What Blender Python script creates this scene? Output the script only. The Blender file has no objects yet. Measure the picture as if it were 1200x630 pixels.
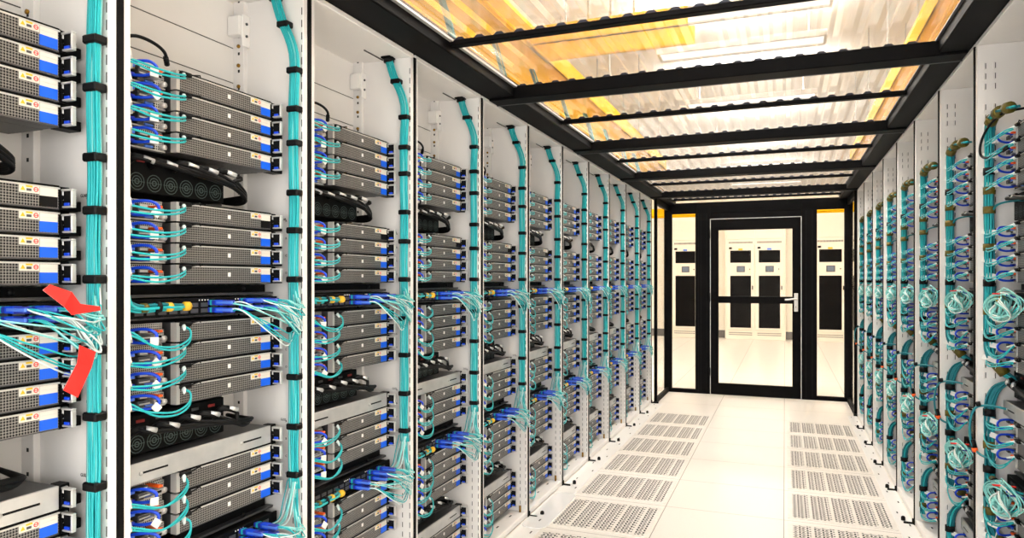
import bpy, math, random
from mathutils import Vector, Matrix
random.seed(7)
S = bpy.context.scene
COL = S.collection
PI = math.pi
R = math.radians

# ------------------------------------------------------------------ materials
def lin(c):
    return tuple((x/12.92 if x <= .04045 else ((x+.055)/1.055)**2.4) for x in [v/255 for v in c])

def mat(name, rgb, rough=.5, metal=0.0, spec=.5, emit=None, estr=0, coat=0):
    m = bpy.data.materials.new(name); m.use_nodes = True
    b = m.node_tree.nodes['Principled BSDF']
    b.inputs['Base Color'].default_value = (*lin(rgb), 1)
    b.inputs['Roughness'].default_value = rough
    b.inputs['Metallic'].default_value = metal
    b.inputs['Specular IOR Level'].default_value = spec
    if coat: b.inputs['Coat Weight'].default_value = coat
    if emit:
        b.inputs['Emission Color'].default_value = (*lin(emit), 1)
        b.inputs['Emission Strength'].default_value = estr
    return m

def N(m, t, **kw):
    n = m.node_tree.nodes.new(t)
    for k, v in kw.items(): setattr(n, k, v)
    return n
def LK(m, a, b): m.node_tree.links.new(a, b)
def math_node(m, op, a, b=None, c=None):
    n = N(m, 'ShaderNodeMath', operation=op)
    for i, v in enumerate((a, b, c)):
        if v is None: continue
        if isinstance(v, (int, float)): n.inputs[i].default_value = v
        else: LK(m, v, n.inputs[i])
    return n.outputs[0]

def noisy(m, rgb1, rgb2, scale=8, detail=4, coord='Object', bump=0):
    b = m.node_tree.nodes['Principled BSDF']
    tc = N(m, 'ShaderNodeTexCoord'); nz = N(m, 'ShaderNodeTexNoise')
    nz.inputs['Scale'].default_value = scale; nz.inputs['Detail'].default_value = detail
    LK(m, tc.outputs[coord], nz.inputs['Vector'])
    r = N(m, 'ShaderNodeValToRGB')
    r.color_ramp.elements[0].position = .35; r.color_ramp.elements[1].position = .65
    r.color_ramp.elements[0].color = (*lin(rgb1), 1); r.color_ramp.elements[1].color = (*lin(rgb2), 1)
    LK(m, nz.outputs['Fac'], r.inputs['Fac']); LK(m, r.outputs['Color'], b.inputs['Base Color'])
    if bump:
        bp = N(m, 'ShaderNodeBump'); bp.inputs['Strength'].default_value = bump; bp.inputs['Distance'].default_value = .002
        LK(m, nz.outputs['Fac'], bp.inputs['Height']); LK(m, bp.outputs['Normal'], b.inputs['Normal'])
    return m

def perf_mat(name, rgb, hole, pitch, fill, axes=('X', 'Z'), off=(0, 0), metal=.5, rough=.4):
    """square-hole grille"""
    m = mat(name, rgb, rough, metal)
    b = m.node_tree.nodes['Principled BSDF']
    tc = N(m, 'ShaderNodeTexCoord'); sp = N(m, 'ShaderNodeSeparateXYZ')
    LK(m, tc.outputs['Object'], sp.inputs[0])
    res = []
    for a, o in zip(axes, off):
        f = math_node(m, 'FRACT', math_node(m, 'MULTIPLY_ADD', sp.outputs[a], 1/pitch, o + 50.0))
        res.append(math_node(m, 'LESS_THAN', math_node(m, 'ABSOLUTE', math_node(m, 'SUBTRACT', f, .5)), fill/2))
    h = math_node(m, 'MULTIPLY', res[0], res[1])
    mx = N(m, 'ShaderNodeMix', data_type='RGBA')
    LK(m, h, mx.inputs['Factor'])
    mx.inputs['A'].default_value = (*lin(rgb), 1); mx.inputs['B'].default_value = (*lin(hole), 1)
    LK(m, mx.outputs['Result'], b.inputs['Base Color'])
    LK(m, math_node(m, 'MULTIPLY', math_node(m, 'SUBTRACT', 1.0, h), metal), b.inputs['Metallic'])
    return m

M = {}
M['white'] = noisy(mat('rack_white_paint', (236, 233, 229), .38), (235, 232, 229), (240, 237, 233), 3)
M['white2'] = mat('white_enamel', (240, 238, 235), .3)
M['black'] = mat('black_powder_coat', (5, 5, 6), .55, spec=.12)
M['frameblack'] = noisy(mat('black_anodised_frame', (4, 4, 5), .55, spec=.07), (3, 3, 4), (7, 6, 7), 6)
M['rubber'] = mat('black_rubber', (6, 6, 7), .55, spec=.2)
M['steel'] = mat('brushed_steel', (206, 205, 202), .36, .45)
M['steeldk'] = mat('dark_steel', (88, 88, 90), .45, .6)
M['silver'] = noisy(mat('silver_plate', (196, 198, 198), .42, .55), (186, 189, 190), (206, 207, 206), 14)
M['bezel'] = perf_mat('silver_mesh_bezel', (160, 158, 155), (4, 4, 5), .0054, .80, off=(.2, .35), metal=.2)
M['perf'] = perf_mat('port_plate_mesh', (205, 204, 200), (14, 14, 15), .0052, .62, off=(.1, .3), metal=.3)
M['cyan'] = mat('aqua_cable', (28, 178, 184), .42)
M['cyan2'] = mat('pale_aqua_cable', (140, 218, 214), .42)
M['whitecable'] = mat('white_cable', (226, 238, 236), .42)
M['teal'] = mat('deep_aqua_cable', (8, 122, 134), .45)
M['blue'] = mat('blue_plastic', (20, 74, 224), .35)
M['bluedk'] = mat('indigo_plastic', (38, 52, 168), .4)
M['bluemid'] = mat('light_blue_plastic', (86, 130, 232), .4)
M['label_blue'] = mat('blue_label', (10, 96, 232), .45)
M['label_pale'] = mat('pale_label', (226, 222, 212), .5)
M['paper'] = mat('white_paper_tag', (242, 240, 236), .6)
M['yellow'] = mat('warning_yellow', (232, 190, 20), .5)
M['red'] = mat('red_tape', (236, 34, 26), .5)
M['gold'] = mat('gold_contact', (196, 168, 112), .35, .7)
M['brass'] = mat('brass', (150, 112, 40), .4, .8)
M['orange'] = mat('orange_latch', (255, 98, 20), .45)
M['olive'] = mat('olive_tape', (92, 82, 12), .6)
M['ochre'] = mat('ochre_tape', (226, 178, 36), .55)
M['slotdark'] = mat('slot_shadow_gap', (66, 64, 64), .7)
M['hole'] = mat('dark_void', (30, 28, 27), .8)
M['fan'] = mat('fan_grille', (70, 84, 82), .5, .4)
M['darkred'] = mat('dark_red_tag', (120, 20, 16), .5)
M['duct'] = mat('yellow_fibre_duct', (255, 190, 10), .45)
def thin_plastic(name, rgb):
    m = bpy.data.materials.new(name); m.use_nodes = True
    nt = m.node_tree; nt.nodes.clear()
    out = N(m, 'ShaderNodeOutputMaterial'); mx = N(m, 'ShaderNodeMixShader'); mx.inputs[0].default_value = .6
    d = N(m, 'ShaderNodeBsdfDiffuse'); d.inputs['Color'].default_value = (*lin(rgb), 1)
    t = N(m, 'ShaderNodeBsdfTranslucent'); t.inputs['Color'].default_value = (*lin(rgb), 1)
    LK(m, d.outputs[0], mx.inputs[1]); LK(m, t.outputs[0], mx.inputs[2]); LK(m, mx.outputs[0], out.inputs[0])
    return m
M['duct'] = thin_plastic('yellow_duct_plastic', (255, 220, 46))
M['screen'] = mat('lcd_screen', (96, 104, 118), .25, emit=(96, 104, 118), estr=.15)
M['cabinet'] = mat('cream_cabinet_paint', (240, 230, 214), .45)
M['cabblack'] = mat('dark_cabinet_glass', (10, 7, 6), .4, spec=.06)
M['greybase'] = mat('grey_plinth', (112, 108, 106), .6)
M['wallpaint'] = noisy(mat('cream_wall_paint', (244, 236, 222), .8), (243, 234, 219), (246, 239, 226), 1.2)
M['ceilpaint'] = mat('white_ceiling_paint', (246, 240, 230), .9)
M['tile'] = noisy(mat('perforated_tile_laminate', (232, 226, 218), .45), (228, 222, 214), (238, 232, 225), 40)
M['lamp'] = mat('lamp_diffuser', (255, 255, 255), .5, emit=(255, 250, 240), estr=2.2)
M['text'] = mat('black_print', (25, 22, 22), .6)

# glass for the doors and screens: thin sheet
def glass_mat(name, refl=.08, tint=(250, 250, 248)):
    m = bpy.data.materials.new(name); m.use_nodes = True
    nt = m.node_tree; nt.nodes.clear()
    out = N(m, 'ShaderNodeOutputMaterial'); mx = N(m, 'ShaderNodeMixShader')
    t = N(m, 'ShaderNodeBsdfTransparent'); t.inputs['Color'].default_value = (*lin(tint), 1)
    g = N(m, 'ShaderNodeBsdfGlossy'); g.inputs['Roughness'].default_value = .03
    fr = N(m, 'ShaderNodeLayerWeight'); fr.inputs['Blend'].default_value = .12
    LK(m, math_node(m, 'MULTIPLY', fr.outputs['Fresnel'], refl*8), mx.inputs['Fac'])
    LK(m, t.outputs[0], mx.inputs[1]); LK(m, g.outputs[0], mx.inputs[2]); LK(m, mx.outputs[0], out.inputs[0])
    return m
M['glass'] = glass_mat('clear_glass', .03)

# corrugated polycarbonate: clear, a little hazy, the steep webs scatter more
def poly_mat():
    m = bpy.data.materials.new('corrugated_polycarbonate'); m.use_nodes = True
    nt = m.node_tree; nt.nodes.clear()
    out = N(m, 'ShaderNodeOutputMaterial')
    t = N(m, 'ShaderNodeBsdfTransparent'); t.inputs['Color'].default_value = (*lin((253, 251, 248)), 1)
    tr = N(m, 'ShaderNodeBsdfTranslucent'); tr.inputs['Color'].default_value = (*lin((252, 248, 242)), 1)
    rf = N(m, 'ShaderNodeBsdfRefraction'); rf.inputs['IOR'].default_value = 1.12; rf.inputs['Roughness'].default_value = .12
    gl = N(m, 'ShaderNodeBsdfGlossy'); gl.inputs['Roughness'].default_value = .12
    lw = N(m, 'ShaderNodeLayerWeight'); lw.inputs['Blend'].default_value = .35
    a = N(m, 'ShaderNodeMixShader'); a.inputs[0].default_value = .45
    LK(m, t.outputs[0], a.inputs[1]); LK(m, rf.outputs[0], a.inputs[2])
    b = N(m, 'ShaderNodeMixShader'); b.inputs[0].default_value = .10
    LK(m, a.outputs[0], b.inputs[1]); LK(m, tr.outputs[0], b.inputs[2])
    c = N(m, 'ShaderNodeMixShader')
    LK(m, math_node(m, 'MULTIPLY', lw.outputs['Fresnel'], .35), c.inputs[0])
    LK(m, b.outputs[0], c.inputs[1]); LK(m, gl.outputs[0], c.inputs[2])
    LK(m, c.outputs[0], out.inputs[0])
    return m
M['poly'] = poly_mat()

def floor_mat():
    m = mat('raised_floor_laminate', (238, 230, 219), .32)
    b = m.node_tree.nodes['Principled BSDF']
    tc = N(m, 'ShaderNodeTexCoord'); sp = N(m, 'ShaderNodeSeparateXYZ')
    LK(m, tc.outputs['Object'], sp.inputs[0])
    es = []
    for a, o, pt in (('X', .595, .6), ('Y', 3.855, .545)):
        f = math_node(m, 'FRACT', math_node(m, 'MULTIPLY', math_node(m, 'ADD', sp.outputs[a], 120*pt - o), 1/pt))
        d = math_node(m, 'ABSOLUTE', math_node(m, 'SUBTRACT', f, .5))
        es.append(math_node(m, 'GREATER_THAN', d, .5 - .0035))
    g = math_node(m, 'MAXIMUM', es[0], es[1])
    nz = N(m, 'ShaderNodeTexNoise'); nz.inputs['Scale'].default_value = 260; nz.inputs['Detail'].default_value = 2
    LK(m, tc.outputs['Object'], nz.inputs['Vector'])
    r = N(m, 'ShaderNodeValToRGB')
    r.color_ramp.elements[0].position = .3; r.color_ramp.elements[1].position = .55
    r.color_ramp.elements[0].color = (*lin((226, 218, 209)), 1); r.color_ramp.elements[1].color = (*lin((243, 238, 231)), 1)
    LK(m, nz.outputs['Fac'], r.inputs['Fac'])
    mx = N(m, 'ShaderNodeMix', data_type='RGBA'); LK(m, g, mx.inputs['Factor'])
    LK(m, r.outputs['Color'], mx.inputs['A']); mx.inputs['B'].default_value = (*lin((150, 140, 130)), 1)
    LK(m, mx.outputs['Result'], b.inputs['Base Color'])
    return m
M['floor'] = floor_mat()

# ------------------------------------------------------------------ mesh builder
class MB:
    def __init__(self): self.v = []; self.f = []; self.m = []; self.mats = []; self.sm = []
    def mi(self, m):
        if m not in self.mats: self.mats.append(m)
        return self.mats.index(m)
    def add(self, vs, fs, m, smooth=False):
        o = len(self.v); self.v += [tuple(p) for p in vs]; k = self.mi(m)
        for f in fs: self.f.append([o+i for i in f]); self.m.append(k); self.sm.append(smooth)
        return self
    def box(self, x0, x1, y0, y1, z0, z1, m, ch=0, xf=None):
        if x0 > x1: x0, x1 = x1, x0
        if y0 > y1: y0, y1 = y1, y0
        if z0 > z1: z0, z1 = z1, z0
        if ch:
            ch = min(ch, .49*min(x1-x0, y1-y0, z1-z0))
            vs = []; idx = {}
            for sx in (0, 1):
                for sy in (0, 1):
                    for sz in (0, 1):
                        c = (x1 if sx else x0, y1 if sy else y0, z1 if sz else z0)
                        d = (-ch if sx else ch, -ch if sy else ch, -ch if sz else ch)
                        for a in range(3):
                            p = [c[i] + (0 if i == a else d[i]) for i in range(3)]
                            idx[(sx, sy, sz, a)] = len(vs); vs.append(p)
            fs = []
            g = lambda s, a: idx[(*s, a)]
            for a in range(3):
                b, c = [i for i in range(3) if i != a]
                for s in (0, 1):
                    q = []
                    for sb, sc in ((0, 0), (1, 0), (1, 1), (0, 1)):
                        t = [0, 0, 0]; t[a] = s; t[b] = sb; t[c] = sc; q.append(g(t, a))
                    fs.append(q)
                for sb in (0, 1):
                    for sc in (0, 1):
                        t0 = [0, 0, 0]; t0[b] = sb; t0[c] = sc; t1 = list(t0); t1[a] = 1
                        fs.append([g(t0, b), g(t1, b), g(t1, c), g(t0, c)])
            for sx in (0, 1):
                for sy in (0, 1):
                    for sz in (0, 1): fs.append([g((sx, sy, sz), 0), g((sx, sy, sz), 1), g((sx, sy, sz), 2)])
        else:
            vs = [(x, y, z) for x in (x0, x1) for y in (y0, y1) for z in (z0, z1)]
            fs = [(0, 1, 3, 2), (4, 6, 7, 5), (0, 4, 5, 1), (2, 3, 7, 6), (0, 2, 6, 4), (1, 5, 7, 3)]
        if xf is not None: vs = [tuple(xf @ Vector(p)) for p in vs]
        return self.add(vs, fs, m)
    def tube(self, pts, r, m, n=6, sub=0, cap=True):
        P = [Vector(p) for p in pts]
        if sub: P = smooth_path(P, sub)
        rr = r if isinstance(r, (list, tuple)) else [r]*len(P)
        vs = []; fs = []
        t = (P[1]-P[0]).normalized()
        up = Vector((0, 0, 1)) if abs(t.z) < .9 else Vector((1, 0, 0))
        a = t.cross(up).normalized()
        for i, p in enumerate(P):
            t = ((P[min(i+1, len(P)-1)] - P[max(i-1, 0)])).normalized()
            a = (a - t*a.dot(t)).normalized(); b = t.cross(a)
            for k in range(n):
                w = 2*PI*k/n
                vs.append(p + a*(math.cos(w)*rr[i]) + b*(math.sin(w)*rr[i]))
        for i in range(len(P)-1):
            for k in range(n):
                fs.append((i*n+k, i*n+(k+1) % n, (i+1)*n+(k+1) % n, (i+1)*n+k))
        if cap:
            fs.append(tuple(range(n-1, -1, -1))); fs.append(tuple(range((len(P)-1)*n, len(P)*n)))
        return self.add(vs, fs, m, True)
    def cyl(self, p0, p1, r, m, n=12): return self.tube([p0, p1], r, m, n)
    def disc_ring(self, c, r0, r1, axis, m, n=12, d=.002):
        c = Vector(c); ax = {'x': (Vector((0, 1, 0)), Vector((0, 0, 1))), 'y': (Vector((1, 0, 0)), Vector((0, 0, 1))), 'z': (Vector((1, 0, 0)), Vector((0, 1, 0)))}[axis]
        vs = []; fs = []
        for k in range(n):
            w = 2*PI*k/n; e = ax[0]*math.cos(w) + ax[1]*math.sin(w)
            vs += [c+e*r0, c+e*r1]
        for k in range(n):
            j = (k+1) % n; fs.append((2*k, 2*k+1, 2*j+1, 2*j))
        return self.add(vs, fs, m)
    def build(self, name, parent=None, loc=(0, 0, 0)):
        me = bpy.data.meshes.new(name); me.from_pydata(self.v, [], self.f)
        for m in self.mats: me.materials.append(M[m])
        me.polygons.foreach_set('material_index', self.m)
        me.polygons.foreach_set('use_smooth', self.sm)
        import bmesh
        bm = bmesh.new(); bm.from_mesh(me); bmesh.ops.recalc_face_normals(bm, faces=bm.faces); bm.to_mesh(me); bm.free()
        me.update()
        o = bpy.data.objects.new(name, me); COL.objects.link(o); o.location = loc
        if parent is not None: o.parent = parent
        return o

def smooth_path(P, sub):
    out = []
    n = len(P)
    for i in range(n-1):
        p0, p1, p2, p3 = P[max(i-1, 0)], P[i], P[i+1], P[min(i+2, n-1)]
        for k in range(sub):
            t = k/sub
            out.append(.5*((2*p1) + (p2-p0)*t + (2*p0-5*p1+4*p2-p3)*t*t + (3*p1-p0-3*p2+p3)*t*t*t))
    out.append(P[-1]); return out

def tag(o, label=None, cat=None, group=None, kind=None):
    if label: o['label'] = label
    if cat: o['category'] = cat
    if group: o['group'] = group
    if kind: o['kind'] = kind
    return o
def empty(name, loc=(0, 0, 0), rz=0):
    o = bpy.data.objects.new(name, None); COL.objects.link(o); o.empty_display_size = .05
    o.location = loc; o.rotation_euler = (0, 0, rz); return o
KIDS = {}
def kids(o):
    if o.name not in KIDS: KIDS[o.name] = list(o.children)
    return KIDS[o.name]
def copy_tree(o, parent=None):
    """a thing, its parts and their sub-parts"""
    c = o.copy(); COL.objects.link(c)
    if parent is not None: c.parent = parent
    for ch in kids(o): copy_tree(ch, c)
    return c
TEMPLATES = []
def kill(o):
    for ch in list(o.children): kill(ch)
    bpy.data.objects.remove(o)

# ------------------------------------------------------------------ layout constants (metres)
XL, XR = -1.247, .610          # front planes of the two rack rows
Y0, PITCH = 1.021, .6          # rack divider k sits at Y0 + k*PITCH
def ykey(k): return Y0 + PITCH*k
def place(o, row, k, u, v, z):
    """u: along the rack from its left side, v: into the rack, z: up"""
    if row == 'L':
        o.location = (XL - v, ykey(k) + u, z); o.rotation_euler = (0, 0, PI/2)
    else:
        o.location = (XR + v, ykey(k+1) - u, z); o.rotation_euler = (0, 0, -PI/2)
    return o
LRACKS = list(range(-1, 10))
RRACKS = list(range(2, 10))
ORD = ['first', 'second', 'third', 'fourth', 'fifth', 'sixth', 'seventh', 'eighth', 'ninth', 'tenth', 'eleventh', 'twelfth']
def rackname(row, k):
    i = LRACKS.index(k) if row == 'L' else RRACKS.index(k)
    return f"{ORD[i]} {'left' if row == 'L' else 'right'}-row rack"
RACK_H = 2.05
U = .0486
# stacks: (z bottom of the lowest slot, has silver tray on top)
STACKS = [(1.531, False), (1.2255, False), (.945, False), (.644, True), (.346, False), (.064, True)]
SWITCH_Z = [1.150, .549]
SHELF_Z = [(1.432, 1.522), (.845, .938), (.268, .338)]
STACKNAME = ['uppermost stack', 'second stack down', 'third stack down', 'fourth stack down', 'fifth stack down', 'lowest stack']

# ------------------------------------------------------------------ racks
def make_rack(row, detail):
    r = empty('server_rack')
    W = 'white'
    D = .245
    side = MB(); side.box(.575, .594, 0, D, 0, 2.034, W, .002)
    side.build('side_panel', r)
    side = MB(); side.box(.006, .026, 0, D, 0, 2.034, W, .002)
    side.build('side_panel', r)
    MB().box(.026, .575, D-.012, D, .03, 2.03, W).build('back_panel', r)
    t = MB(); t.box(.006, .594, 0, D, 2.034, 2.05, W, .002); t.build('top_panel', r)
    b = MB(); b.box(.026, .575, 0, D, .004, .034, W, .003)
    b.build('base_panel', r)
    dk = MB()
    for (u, v) in ((.12, .05), (.2, .10), (.3, .05), (.4, .10), (.47, .05)): dk.box(u, u+.024, v, v+.007, .034, .0352, 'slotdark')
    dk.build('base_slot_row', r)
    # black gasket between this rack and the next
    MB().box(.5935, .6065, -.004, .03, .0, 2.036, 'black').build('edge_gasket', r)
    # dark slots along the panel we see
    s = MB()
    if row == 'L':
        for i in range(56):
            z = .07 + i*.0346
            s.box(.5742, .5752, .0035, .0060, z, z+.02, 'slotdark')
            if z < 1.9: s.box(.5742, .5752, .033, .0355, z, z+.018, 'slotdark')
        s.build('slot_row', r)
    else:
        for i in range(56):
            z = .06 + i*.035
            if i % 4 == 3: continue
            for v in (.018, .046):
                s.box(.0255, .0285, v, v+.006, z, z+.022, W, .0014)
                s.box(.0255, .0268, v+.006, v+.0085, z+.002, z+.021, 'slotdark')
        s.build('louvre_row', r)
    # mounting rail with bolts, seams in the back panel
    rl = MB()
    rl.box(.560, .575, .196, .233, .034, 2.034, W, .001)
    for i in range(40):
        z = .08 + i*.05
        rl.box(.5592, .5602, .21, .216, z, z+.008, 'hole')
    for z in (1.905, 1.85, 1.79):
        rl.cyl((.56, .213, z), (.5565, .213, z), .0055, 'brass', 8)
    rl.build('mounting_rail', r)
    br = MB()
    br.box(.535, .560, .19, .232, 1.93, 1.985, 'white2', .002); br.box(.545, .575, .186, .192, 1.90, 1.99, 'white2', .001)
    br.cyl((.56, .186, 1.93), (.56, .183, 1.93), .004, 'steeldk', 8); br.cyl((.56, .186, 1.965), (.56, .183, 1.965), .004, 'steeldk', 8)
    br.build('corner_bracket', r)
    sm = MB()
    for z in (1.80, 1.90): sm.box(.03, .558, .2318, .2335, z, z+.0022, 'slotdark')
    sm.build('panel_seam', r)
    # front lip along the top, cable entry plate
    en = MB(); en.box(.530, .572, .06, .10, 2.027, 2.034, 'black', .003); en.box(.45, .57, .112, .116, 2.031, 2.0345, 'slotdark')
    en.build('cable_entry', r)
    ft = MB()
    ft.cyl((.60, -.004, .0), (.60, -.004, .03), .008, 'rubber', 8)
    ft.box(.594, .606, -.05, -.004, .0, .012, 'rubber', .003)
    ft.build('levelling_foot', r)
    bo = MB(); bo.cyl((.560, .03, .034), (.560, .03, .066), .006, 'brass', 8); bo.build('floor_bolt', r)
    return r

def text_on(rack, txt, u, v, z, size, face):
    """print on the right side panel (facing -u)"""
    cu = bpy.data.curves.new('unit_mark', 'FONT'); cu.body = txt; cu.size = size; cu.extrude = .0002; cu.align_x = 'LEFT'
    c = bpy.data.objects.new('unit_mark', cu); COL.objects.link(c); cu.materials.append(M['text'])
    me = bpy.data.meshes.new_from_object(c.evaluated_get(bpy.context.evaluated_depsgraph_get()))
    bpy.data.objects.remove(c)
    o = bpy.data.objects.new('unit_mark', me); COL.objects.link(o)
    o.parent = rack; o.location = (u, v, z); o.rotation_euler = (PI/2, 0, -PI/2)
    return o

racks = {}
tmplL, tmplR = make_rack('L', 1), make_rack('R', 1)
for row, ks, tm in (('L', LRACKS, tmplL), ('R', RRACKS, tmplR)):
    for i, k in enumerate(ks):
        o = tm if i == 0 else copy_tree(tm)
        place(o, row, k, 0, 0, 0); racks[(row, k)] = o
        tag(o, f"white open server rack frame with {'right wall' if row=='L' else 'left wall'} showing, {rackname(row, k)}", 'server rack',
            f"{'left' if row=='L' else 'right'} row of white racks")
for k in (-1, 0, 1, 2, 3):
    r = racks[('L', k)]
    for (lab, zt) in (('GU48', 1.402), ('GU32', 1.139), ('GU23', .840)):
        text_on(r, lab, .5735, .0765, zt, .0095, 'L').scale = (.8, 1, 1)
        for j, ch in enumerate('ABCD'): text_on(r, ch, .5735, .0600, zt - .004 - j*U, .0085, 'L')

# ------------------------------------------------------------------ servers
BX0, BX1 = -.088, .222     # mesh bezel span
def server_meshes(near):
    """children of one server, local origin: bottom front centre of the bezel"""
    parts = []
    c = MB(); c.box(-.2405, .224, .047, .150, .0, .0455, 'steeldk'); c.box(BX0+.002, .222, .014, .047, .0005, .0452, 'steeldk')
    parts.append(('chassis', c))
    b = MB()
    b.box(BX0, BX1, 0, .014, .0035, .0405, 'bezel')
    b.box(BX0, BX1+.002, -.0014, .014, .0405, .0438, 'steel'); b.box(BX0, BX1+.002, .001, .014, .0438, .0480, 'black'); b.box(BX0, BX1+.002, -.0006, .014, .0008, .0035, 'steeldk')  # black strip stands in for the shaded gap above each server
    b.box(BX1, BX1+.004, -.001, .014, 0, .0462, 'black')
    parts.append(('mesh_bezel', b))
    e = MB(); e.box(BX0-.010, BX0, -.002, .016, .001, .0455, 'steel'); e.box(BX0-.006, BX0, .016, .05, .001, .0455, 'steeldk'); 
    parts.append(('bezel_end_cheek', e))
    p = MB()
    p.box(-.2405, -.102, .0455, .0475, 0, .0455, 'black')
    p.box(-.2405, -.104, .036, .0465, .030, .0455, 'perf')
    p.box(-.2405, -.102, .028, .0465, -.0002, .003, 'steel'); p.box(-.2405, -.102, .034, .0465, .0215, .0235, 'steel')
    p.box(-.236, -.214, .006, .046, .022, .034, 'steeldk', .001); p.box(-.21, -.192, .018, .046, .0235, .032, 'gold', .001); p.box(-.215, -.197, .018, .046, .006, .0155, 'gold', .001)
    p.box(-.236, -.220, .03, .046, .0045, .019, 'rubber', .001)
    p.box(-.158, -.136, .026, .046, .0045, .010, 'bluemid', .001); p.box(-.182, -.164, .022, .046, .0035, .0125, 'steeldk', .001); p.box(-.192, -.160, .008, .046, .0125, .0230, 'steeldk', .001); p.box(-.190, -.162, .0065, .009, .0145, .0175, 'silver'); p.box(-.156, -.135, .000, .046, .0125, .0215, 'silver', .001); p.box(-.153, -.138, -.001, .002, .0145, .0195, 'rubber'); p.box(-.186, -.160, .014, .046, .0255, .0345, 'steeldk', .001); p.box(-.183, -.163, .0130, .0145, .0270, .0330, 'steel'); p.box(-.129, -.102, .032, .046, .003, .030, 'perf')
    p.cyl((-.111, .046, .010), (-.111, .018, .010), .0065, 'steel', 8)
    p.box(-.14, -.106, .032, .046, .014, .021, 'silver', .001)
    parts.append(('port_panel', p))
    l = MB(); l.box(-.149, -.137, -.004, .046, .0265, .0318, 'orange', .001); parts.append(('release_latch', l))
    w = MB(); w.box(.146, .183, -.0016, 0, .0270, .0405, 'label_pale')
    w.add([(.1475, -.0022, .031), (.1565, -.0022, .031), (.152, -.0022, .0390)], [(0, 1, 2)], 'yellow')
    w.box(.158, .170, -.0022, -.001, .0375, .0408, 'yellow'); w.box(.159, .168, -.0022, -.001, .0305, .0352, 'steeldk')
    w.disc_ring((.1765, -.0022, .0345), .0032, .0048, 'y', 'red', 10); w.box(.1725, .1805, -.0022, -.001, .0339, .0351, 'red')
    parts.append(('warning_label', w))
    q = MB(); q.box(.184, .2185, -.0020, 0, .0245, .0402, 'label_pale'); q.box(.186, .217, -.0026, -.001, .0325, .0330, 'steel')
    q.box(.184, .2185, -.0022, 0, .0045, .0245, 'label_blue')
    parts.append(('blue_label', q))
    g = MB(); g.box(.064, .073, -.002, 0, .0180, .0285, 'paper', .0005); parts.append(('logo_plate', g))
    ea = MB(); ea.box(.226, .266, -.004, .03, .0005, .0200, 'black', .001); ea.box(.226, .258, -.002, .03, .0200, .0300, 'black', .001); ea.box(.226, .246, .002, .03, .0300, .0465, 'black', .001)
    parts.append(('mounting_ear', ea))
    h = MB()
    # flat D handle in the (depth, height) plane
    xa, xb = .2265, .2365
    y0, y1, z0, z1, t = -.030, .004, .0045, .0415, .0040
    h.box(xa, xb, y0, y1, z1-t, z1, 'steel', .001); h.box(xa, xb, y0, y1, z0, z0+t, 'steel', .001); h.box(xa, xb, y0, y0+t, z0+t, z1-t, 'steel', .001)
    h.box(xa+.003, xb+.004, y1-.006, y1, z0, z1, 'steel', .001); h.box(xa+.001, xb-.001, y0+t+.006, y1-.010, z0+t, z0+t+.006, 'blue', .001)
    h.box(xa+.004, xb-.003, y0+t, y1-.002, z0+t, z1-t, 'rubber')  # black plate added inside the open grip to make it look dark
    parts.append(('pull_handle', h))
    return parts

def make_server():
    r = empty('rack_server')
    for n, mb in server_meshes(True): mb.build(n, r)
    return r
def merged(parts_list):
    mb = MB()
    for p in parts_list:
        mp = [mb.mi(m) for m in p.mats]; o = len(mb.v)
        mb.v += p.v
        for f, m, s in zip(p.f, p.m, p.sm): mb.f.append([o+i for i in f]); mb.m.append(mp[m]); mb.sm.append(s)
    return mb

srv_near = make_server()
srv_far = merged([p for _, p in server_meshes(False)]).build('rack_server')
# server whose lower label is black (the one above the second stack)
srv_dark = empty('rack_server')
for ch in kids(srv_near):
    if ch.name.startswith('blue_label'):
        d = MB(); d.box(.184, .2185, -.0020, 0, .0245, .0402, 'label_pale'); d.box(.184, .2185, -.0022, 0, .0045, .0245, 'rubber')
        tag(d.build('front_label', srv_dark), 'half black front label')
    else:
        d = ch.copy(); COL.objects.link(d); d.parent = srv_dark
# silver tray
def make_tray():
    r = empty('equipment_tray')
    c = MB(); c.box(-.2405, .224, .006, .150, 0, .0455, 'steeldk'); c.build('chassis', r)
    f = MB(); f.box(-.2405, .222, -.001, .006, 0, .046, 'silver', .001); f.box(.222, .226, -.001, .010, 0, .0462, 'black'); f.build('front_plate', r)
    s = MB()
    for x in (-.19, .115):
        s.box(x, x+.07, -.0018, .0, .020, .0245, 'rubber', .0008); s.cyl((x-.004, -.001, .022), (x-.004, -.004, .022), .0045, 'steel', 8)
    s.build('slot_screw', r)
    for n, mb in server_meshes(True):
        if n in ('mounting_ear', 'pull_handle'): mb.build(n, r)
    return r
tray_t = make_tray()

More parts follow.
